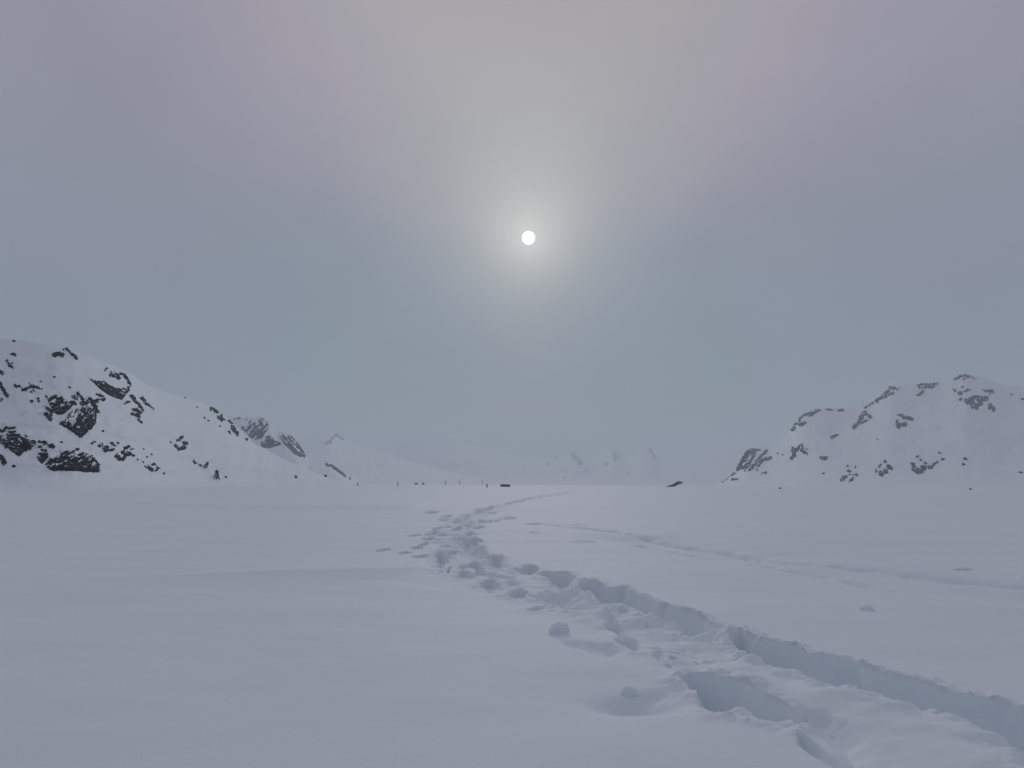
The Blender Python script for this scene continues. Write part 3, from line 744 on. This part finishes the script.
# ------------------------------------------------------------------ single boulders: closed lumps sitting in the slope
BOULDER = plain('dark_boulder_stone', (0.006, 0.008, 0.015), 0.9, 1.5, 0.4)
LEE = [  # hill, u, v, half width px, half height px, label
 (HA, 14, 341.3, 1.2, .9, 'single dark boulder right at the top edge of the left hill'),
 (HA, 53.8, 377, 1.0, .8, 'lone small boulder between the skyline ledge and the ringed crag'),
 (HA, 69.5, 387.5, 1.0, .8, 'lone small boulder just above the ringed crag'),
 (HA, 61, 442.5, 1.1, .9, 'lone dark boulder above the flat-footed cliff'),
 (HA, 13.5, 466.3, 1.6, 1.3, 'lone black boulder in the snow below the stepped crag'),
 (HA, 102.3, 431.2, 1.2, .9, 'lone black boulder right of the tip of the pointed rock face'),
 (HA, 143.3, 449.2, .9, .8, 'uppermost of the loose stones left of the wedge rock'),
 (HA, 151.3, 454.5, 1.0, .8, 'stone straight above the wedge rock'),
 (HA, 146.5, 457, 1.0, .9, 'black stone above the left tip of the wedge rock'),
 (HA, 142.8, 462.3, 1.1, .8, 'stone a little up and left of the wedge rock tip'),
 (HA, 137.3, 459.6, 1.0, .7, 'faint stone between the black stone cluster and the wedge rock'),
 (HA, 163.5, 473.6, 1.3, .8, 'low stone right of the wedge rock'),
 (HA, 170, 442.3, 1.1, .8, 'small stone left of the rock horseshoe'),
 (HB, 184.8, 397.8, .8, .7, 'topmost lone speck on the crest of the second ridge'),
 (HB, 197, 407.3, .9, .7, 'lone speck left of the pair of rocks on the second ridge'),
 (HB, 204, 418, 1.2, .9, 'left stone of the close couple on the second ridge'),
 (HB, 208, 420.6, 1.3, .9, 'right stone of the close couple on the second ridge'),
 (HB, 219.3, 426.4, 1.1, .9, 'lone stone under the hooked rock on the second ridge'),
 (HB, 229, 432.6, 1.7, 1.5, 'broad black boulder left of the leaning rock strip'),
 (HB, 246.2, 439.7, 1.8, 1.4, 'black boulder at the lower end of the second ridge'),
 (HB, 225.6, 477.6, 1.2, 1.1, 'small boulder on the snow right of the little conifer'),
 (HE, 778, 453.7, .9, .8, 'left one of two specks beside the slim grey rock'),
 (HE, 783.2, 455, .9, .8, 'right one of two specks beside the slim grey rock'),
 (HE, 823.2, 474, 1.1, 1.0, 'lone boulder left of the spread of black stones'),
 (HE, 877.6, 440, .9, .7, 'lone speck below the dark-footed outcrop'),
 (HE, 965.4, 459.8, 1.4, 1.6, 'black upright boulder right of the blocky outcrop tail'),
 (HE, 963, 465, 1.3, 1.2, 'dark boulder just beneath the black upright boulder'),
 (HE, 1021, 473, 1.4, 1.0, 'dark boulder near the right picture edge low on the slope'),
 (HE, 1011.5, 395.2, 1.0, .9, 'lone dark speck right of the thin pale ledge'),
 (HE, 1022.5, 400, 1.2, 1.5, 'faint boulder at the right picture edge high on the slope'),
]


def lump(name, centre, rx, ry, rz, mat, seed, amp=0.28, n=3, smooth=False):
    """a closed, uneven stone or clod"""
    import bmesh
    bm = bmesh.new(); bmesh.ops.create_icosphere(bm, subdivisions=n, radius=1.0)
    co = np.array([v.co[:] for v in bm.verts])
    d = 1 + amp * (fbm(co[:, 0] * 1.3 + seed, co[:, 1] * 1.3 + co[:, 2] * 1.7, seed, 3) + fbm(co[:, 2] * 1.6 + seed, co[:, 0] * 1.1 - co[:, 1], seed + 7, 3))
    co = co * d[:, None] * np.array([rx, ry, rz])
    for v, p in zip(bm.verts, co):
        v.co = p
    for f in bm.faces:
        f.smooth = smooth
    me = bpy.data.meshes.new(name); bm.to_mesh(me); bm.free()
    me.materials.append(mat)
    o = bpy.data.objects.new(name, me); C.objects.link(o)
    o.location = tuple(map(float, centre))
    return o


for k, (hill, u, v, hw, hh, label) in enumerate(LEE):
    p = hill.P(np.array(u), np.array(v))
    k1 = np.linalg.norm(p - CAM) / FPX
    tag(lump('boulder', p, hw * k1 * 1.1, hw * k1, hh * k1 * 1.15, BOULDER, 500 + k, .5), label, 'boulder', 'single boulders on the snowy slopes')


def lake_point(u, dist):
    """a point on the level snow at forward distance dist, under image column u"""
    v = horizon_v(u) + FPX * EYE / dist
    p = at_dist(np.array(float(u)), np.array(float(v)), dist)
    p[2] = float(ground_height(np.array([p[0]]), np.array([p[1]]))[0])
    return p


for u, dist, hw, hh, label in ((780.3, 330, 1.0, 1.1, 'tiny dark boulder at the lake edge under the forked grey outcrop'),
                               (970.6, 330, 1.1, 1.2, 'tiny dark boulder at the lake edge under the upright boulder'),
                               (325.3, 330, 1.3, 1.1, 'tiny black boulder below the lone grey rock rib'),
                               (295.8, 300, 1.1, 1.9, 'upright black boulder below the slanting grey crag'),
                               (565, 700, .8, .8, 'tiny dark speck of rock under the far mountain'),
                               (416.2, 1100, 1.2, 1.4, 'left of two faint blurred rocks on the far lake edge'),
                               (423.2, 1100, 1.2, 1.3, 'right of two faint blurred rocks on the far lake edge')):
    p = lake_point(u, dist); k1 = dist / FPX
    targets = {780.3: 487, 970.6: 488, 325.3: 476.3, 295.8: 478, 565: 478, 416.2: 484.2, 423.2: 484.2}
    if u in (325.3, 295.8):
        p = HB.P(np.array(u), np.array(targets[u])) if u == 325.3 else HB.P(np.array(u), np.array(targets[u]))
        k1 = np.linalg.norm(p) / FPX
    elif u == 565:
        p = HF.P(np.array(u), np.array(targets[u])); k1 = np.linalg.norm(p) / FPX
        hw, hh = 1.1, 1.1
    tag(lump('boulder', p + np.array([0, 0, hh * k1 * .3]), hw * k1 * 1.1, hw * k1, hh * k1 * 1.1, BOULDER, 900 + int(u), .45), label, 'boulder', 'single boulders on the snowy slopes')

# tilted rock slab at the lake edge
def build_slab():
    d = 560.0
    k1 = d / FPX
    p = lake_point(674, d)
    import bmesh
    prof = [(-8.6, -0.4), (-7.6, 0.5), (-4.0, 1.7), (0.5, 3.6), (3.5, 5.2), (5.0, 6.1), (6.0, 5.4), (8.0, 5.3), (8.6, 4.6), (7.6, 3.8), (4.5, 3.0), (1.0, 1.5), (-1.5, 0.3), (-5.0, -0.5)]
    bm = bmesh.new()
    rows = []
    for j, yy in enumerate((-3.2, -1.2, 1.2, 3.4)):
        sc = (0.82, 1.0, 1.0, 0.75)[j]
        rows.append([bm.verts.new((x * sc * k1 + .25 * math.sin(3 * i + j), yy * k1, z * (0.9 if j in (0, 3) else 1.0) * k1 + .2 * math.sin(5 * i + 2 * j))) for i, (x, z) in enumerate(prof)])
    n = len(prof)
    for r0, r1 in zip(rows[:-1], rows[1:]):
        for i in range(n):
            bm.faces.new((r0[i], r0[(i + 1) % n], r1[(i + 1) % n], r1[i]))
    bm.faces.new(rows[0][::-1]); bm.faces.new(rows[-1])
    bmesh.ops.recalc_face_normals(bm, faces=bm.faces[:])
    bmesh.ops.subdivide_edges(bm, edges=bm.edges[:], cuts=2, use_grid_fill=True)
    for v in bm.verts:
        q = fbm(np.array([v.co.x * .5]), np.array([v.co.z * .6 + v.co.y * .3]), 71, 3)[0]
        v.co.x += .5 * q; v.co.z += .6 * q
    me = bpy.data.meshes.new('rock_slab'); bm.to_mesh(me); bm.free(); me.materials.append(ROCK)
    o = bpy.data.objects.new('rock_slab', me); C.objects.link(o); o.location = tuple(p + np.array([0, 0, -0.3]))
    tag(o, 'grey tilted rock slab rising to the right at the far lake edge', 'rock')


build_slab()

# ------------------------------------------------------------------ small conifer and leaning bush on the left shore
NEEDLES = plain('dark_needles', (0.008, 0.012, 0.012), 0.9, 3.0, 0.4)
BARK = plain('dark_bark', (0.02, 0.018, 0.016), 0.9, 5.0, 0.3)


def tube(name, pts, radii, mat, parent, sides=7):
    pts = np.array(pts, float); V = []; F = []
    for i, (p, r) in enumerate(zip(pts, radii)):
        t = pts[min(i + 1, len(pts) - 1)] - pts[max(i - 1, 0)]
        t = Vector(t).normalized(); a = t.orthogonal().normalized(); b = t.cross(a)
        for k in range(sides):
            q = 2 * math.pi * k / sides
            V.append(tuple(Vector(p) + (a * math.cos(q) + b * math.sin(q)) * r))
    for i in range(len(pts) - 1):
        for k in range(sides):
            k2 = (k + 1) % sides
            F.append((i * sides + k, i * sides + k2, (i + 1) * sides + k2, (i + 1) * sides + k))
    F.append(tuple(range(sides))[::-1]); F.append(tuple((len(pts) - 1) * sides + k for k in range(sides)))
    return mesh_obj(name, V, F, mat, parent)


def needle_crown(name, parent, samples, size, rng):
    V = []; F = []
    for (c, out) in samples:
        for _ in range(5):
            d = Vector((out[0] + rng.uniform(-.5, .5), out[1] + rng.uniform(-.5, .5), out[2] + rng.uniform(-.35, .35))).normalized()
            s = d.orthogonal().normalized()
            s = (Matrix.Rotation(rng.uniform(0, 6.28), 3, d) @ s)
            l = size * rng.uniform(.6, 1.3); w = size * .28
            b = Vector(c) + Vector((rng.uniform(-.3, .3), rng.uniform(-.3, .3), rng.uniform(-.3, .3))) * size
            i = len(V)
            V += [tuple(b - s * w), tuple(b + s * w), tuple(b + d * l + s * w * .3), tuple(b + d * l - s * w * .3)]
            F.append((i, i + 1, i + 2, i + 3))
    return mesh_obj(name, V, F, NEEDLES, parent)


def conifer(p, h, label):
    rng = random.Random(4)
    root = empty('conifer_tree', p)
    tag(root, label, 'tree')
    tube('trunk', [(0, 0, -.3), (0, 0, h * .5), (0.04, 0, h)], [.10, .06, .015], BARK, root)
    s = []
    for k in range(190):
        t = rng.random() ** .8
        z = h * (.06 + .92 * t)
        rad = h * .26 * (1 - t) ** .7 * rng.uniform(.45, 1.05) * (1.0 + .35 * math.sin(t * 30))
        a = rng.uniform(0, 2 * math.pi)
        s.append(((rad * math.cos(a), rad * math.sin(a), z), (math.cos(a), math.sin(a), -.25)))
    needle_crown('crown', root, s, h * .11, rng)


def bush(p, h, lean, label, seed):
    rng = random.Random(seed)
    root = empty('leaning_bush', p)
    tag(root, label, 'bush')
    tip = (lean * h, 0, h)
    tube('stem', [(0, 0, -.3), (lean * h * .35, 0, h * .5), tip], [.09, .06, .02], BARK, root)
    s = []
    for k in range(120):
        t = rng.random()
        rad = h * (.34 * (1 - t) + .10) * rng.random() ** .5
        a = rng.uniform(0, 2 * math.pi)
        s.append(((lean * h * t + rad * math.cos(a), rad * math.sin(a), h * t * .98 + .05), (math.cos(a), math.sin(a), .4)))
    needle_crown('crown', root, s, h * .13, rng)


pt = HB.P(np.array(216.3), np.array(479.4)); conifer(pt, 8.6 * np.linalg.norm(pt) / FPX, 'small dark conifer alone on the snow right of the left slope')
pt = HB.P(np.array(204.9), np.array(468.4)); bush(pt, 5.6 * np.linalg.norm(pt) / FPX, .38, 'small black leaning bush up and left of the little conifer', 9)

# ------------------------------------------------------------------ far stakes on the lake, the skier, the low hut
STAKE = plain('weathered_wood', (0.16, 0.155, 0.15), 0.85, 4.0, 0.3)
for u, dist, hpx, wpx, label in ((397.6, 420, 4.2, 1.0, 'darkest short stake on the far snow, leftmost of the row of stakes'),
                                 (445.4, 1000, 4.0, .9, 'thin pale stake between the two faint rocks and the hut'),
                                 (459.6, 1300, 4.2, .9, 'faintest stake on the far snow, right of the thin pale one'),
                                 (482.4, 1100, 5.6, .8, 'tall faint stake just left of the far skier'),
                                 (357.5, 420, 3.6, 1.2, 'short thick dark stake near the foot of the left hills')):
    p = lake_point(u, dist); k1 = dist / FPX
    root = empty('marker_stake', p)
    tag(root, label, 'stake', 'marker stakes along the far edge of the lake')
    h = hpx * k1; r = wpx * k1 * .42
    tube('pole', [(0, 0, -.5), (.05, 0, h * .5), (.02, 0, h)], [r, r * .95, r * .85], STAKE, root, 8)
    tube('band', [(.03, 0, h * .70), (.03, 0, h * .84)], [r * 1.12, r * 1.12], BARK, root, 8)


def skier():
    p = lake_point(487, 300)
    root = empty('person', p)
    tag(root, 'person in dark clothes on skis, tiny on the far snow left of the hut', 'person')
    import bmesh
    J = [((0, 0, .98), .17), ((0, .02, 1.22), .18), ((0, .02, 1.45), .17), ((0, .0, 1.58), .075), ((0, -.01, 1.68), .11), ((0, -.01, 1.79), .09),
         ((-.11, 0, .90), .12), ((-.13, -.05, .52), .085), ((-.13, .03, .10), .06), ((-.13, -.12, .05), .05),
         ((.11, 0, .90), .12), ((.13, -.07, .52), .085), ((.13, .05, .10), .06), ((.13, -.10, .05), .05),
         ((-.24, .02, 1.42), .08), ((-.33, -.05, 1.16), .06), ((-.30, -.27, 1.06), .045), ((-.30, -.34, 1.05), .04),
         ((.24, .02, 1.42), .08), ((.33, -.05, 1.16), .06), ((.30, -.27, 1.06), .045), ((.30, -.34, 1.05), .04)]
    E = [(0, 1), (1, 2), (2, 3), (3, 4), (4, 5), (0, 6), (6, 7), (7, 8), (8, 9), (0, 10), (10, 11), (11, 12), (12, 13), (2, 14), (14, 15), (15, 16), (16, 17), (2, 18), (18, 19), (19, 20), (20, 21)]
    me = bpy.data.meshes.new('body'); me.from_pydata([j[0] for j in J], E, []); me.update()
    ob = bpy.data.objects.new('body', me); C.objects.link(ob)
    sk = ob.modifiers.new('skin', 'SKIN')
    for i, j in enumerate(J):
        me.skin_vertices[0].data[i].radius = (j[1], j[1])
    me.skin_vertices[0].data[0].use_root = True
    ob.modifiers.new('sub', 'SUBSURF').levels = 1
    dg = bpy.context.evaluated_depsgraph_get()
    me2 = bpy.data.meshes.new_from_object(ob.evaluated_get(dg))
    bpy.data.objects.remove(ob)
    me2.materials.clear(); me2.materials.append(plain('dark_ski_clothes', (0.02, 0.022, 0.03), .8, 8.0, .3))
    b = bpy.data.objects.new('body', me2); C.objects.link(b); b.parent = root
    skim = plain('ski_base', (0.05, 0.03, 0.03), .4, 8.0, .2)
    for s in (-1, 1):
        V = []
        for y, z in ((-1.0, .10), (-.85, .03), (.75, .02)):
            for x, dz in ((-.04, 0), (.04, 0), (.04, .02), (-.04, .02)):
                V.append((s * .13 + x, y, z + dz - .01))
        F = [(0, 3, 2, 1), (8, 9, 10, 11)]
        for i in (0, 4):
            for k in range(4):
                F.append((i + k, i + (k + 1) % 4, i + 4 + (k + 1) % 4, i + 4 + k))
        mesh_obj('ski', V, F, skim, root)
        tube('ski_pole', [(s * .30, -.34, 1.15), (s * .36, -.10, .0)], [.014, .01], STAKE, root, 6)


skier()


def box_mesh(x0, x1, y0, y1, z0, z1):
    V = [(x0, y0, z0), (x1, y0, z0), (x1, y1, z0), (x0, y1, z0), (x0, y0, z1), (x1, y0, z1), (x1, y1, z1), (x0, y1, z1)]
    F = [(0, 3, 2, 1), (4, 5, 6, 7), (0, 1, 5, 4), (1, 2, 6, 5), (2, 3, 7, 6), (3, 0, 4, 7)]
    return V, F


def hut():
    d = 430.0; k1 = d / FPX
    p = lake_point(505.3, d)
    root = empty('hut', p)
    tag(root, 'small low dark blue hut standing alone on the far snow', 'hut')
    w = 5.0 * k1; h = 2.5 * k1
    mw = plain('dark_blue_boards', (0.010, 0.017, 0.040), .8, 3.0, .3)
    md = plain('dark_door_boards', (0.012, 0.012, 0.014), .8, 3.0, .3)
    V, F = box_mesh(-w * .96, w * .96, -1.3, 1.3, -.6, h * .82); mesh_obj('wall', V, F, mw, root)
    V = [(-w, -1.45, h * .83), (w, -1.45, h * .78), (w, 1.45, h * .78), (-w, 1.45, h * .83), (-w, -1.45, h), (w, -1.45, h * .93), (w, 1.45, h * .95), (-w, 1.45, h * 1.02)]
    F = [(0, 3, 2, 1), (4, 5, 6, 7), (0, 1, 5, 4), (1, 2, 6, 5), (2, 3, 7, 6), (3, 0, 4, 7)]
    mesh_obj('roof', V, F, plain('dark_roof_felt', (0.012, 0.016, 0.028), .85, 3.0, .3), root)
    V, F = box_mesh(-w * .86, -w * .55, -1.335, -1.302, 0, h * .70); mesh_obj('door', V, F, md, root)


hut()

# ------------------------------------------------------------------ loose clods of snow thrown beside the trail
for k, (u, v, hw, hh, label) in enumerate(((558.5, 634.5, 9.5, 6.0, 'rounded snow clod left of the trail near the bluish trough'),
                                           (629.5, 688, 8.0, 5.0, 'lone snow clod on smooth snow in the foreground left of the trench'),
                                           (866.5, 610.5, 6.0, 2.6, 'small snow clod on the smooth snow right of the trail'),
                                           (962, 570, 7.5, 1.6, 'low flat snow clod by the old track at right'))):
    q = ground_pt(np.array(u), np.array(v)); k1 = np.linalg.norm(q - CAM) / FPX
    q[2] = float(ground_height(np.array([q[0]]), np.array([q[1]]))[0]) + hh * k1 * .02
    tag(lump('snow_clod', q, hw * k1, hw * k1 * .8, hh * k1 * 1.3, SNOW, 610 + k, .3, 5, True), label, 'snow clod', 'loose snow clods beside the trail')

# ------------------------------------------------------------------ the pale sun disc, far beyond the haze
SD = 42000.0
sunm = bpy.data.materials.new('sun_glow'); sunm.use_nodes = True
t = sunm.node_tree
for n in list(t.nodes): t.nodes.remove(n)
em = nd(t, 'ShaderNodeEmission'); em.inputs['Color'].default_value = (1.0, 0.98, 0.95, 1); em.inputs['Strength'].default_value = 4.0
mo = nd(t, 'ShaderNodeOutputMaterial'); t.links.new(em.outputs[0], mo.inputs['Surface'])
disc = lump('sun', sd * SD, 1, 1, 1, sunm, 1, 0.0, 5, True)
rs = SD * 6.4 / FPX * math.cos(math.radians(11)) ** 1.5
disc.scale = (rs, rs, rs)
tag(disc, 'small round white sun disc glowing weakly through the overcast sky', 'sun')

# ------------------------------------------------------------------ haze: the misty air over the whole valley
HAZE_DENSITY = 0.00037
V, F = box_mesh(-8000, 8000, -8000, 8000, -40, 330)
hm = bpy.data.materials.new('misty_air'); hm.use_nodes = True
t = hm.node_tree
for n in list(t.nodes): t.nodes.remove(n)
pv = nd(t, 'ShaderNodeVolumePrincipled')
pv.inputs['Color'].default_value = (0.885, 0.95, 0.975, 1)
pv.inputs['Density'].default_value = HAZE_DENSITY
pv.inputs['Anisotropy'].default_value = 0.0
mo = nd(t, 'ShaderNodeOutputMaterial'); t.links.new(pv.outputs[0], mo.inputs['Volume'])
hz = mesh_obj('haze', V, F, hm)
tag(hz, 'thin pale mist filling the whole valley', 'haze', kind='stuff')
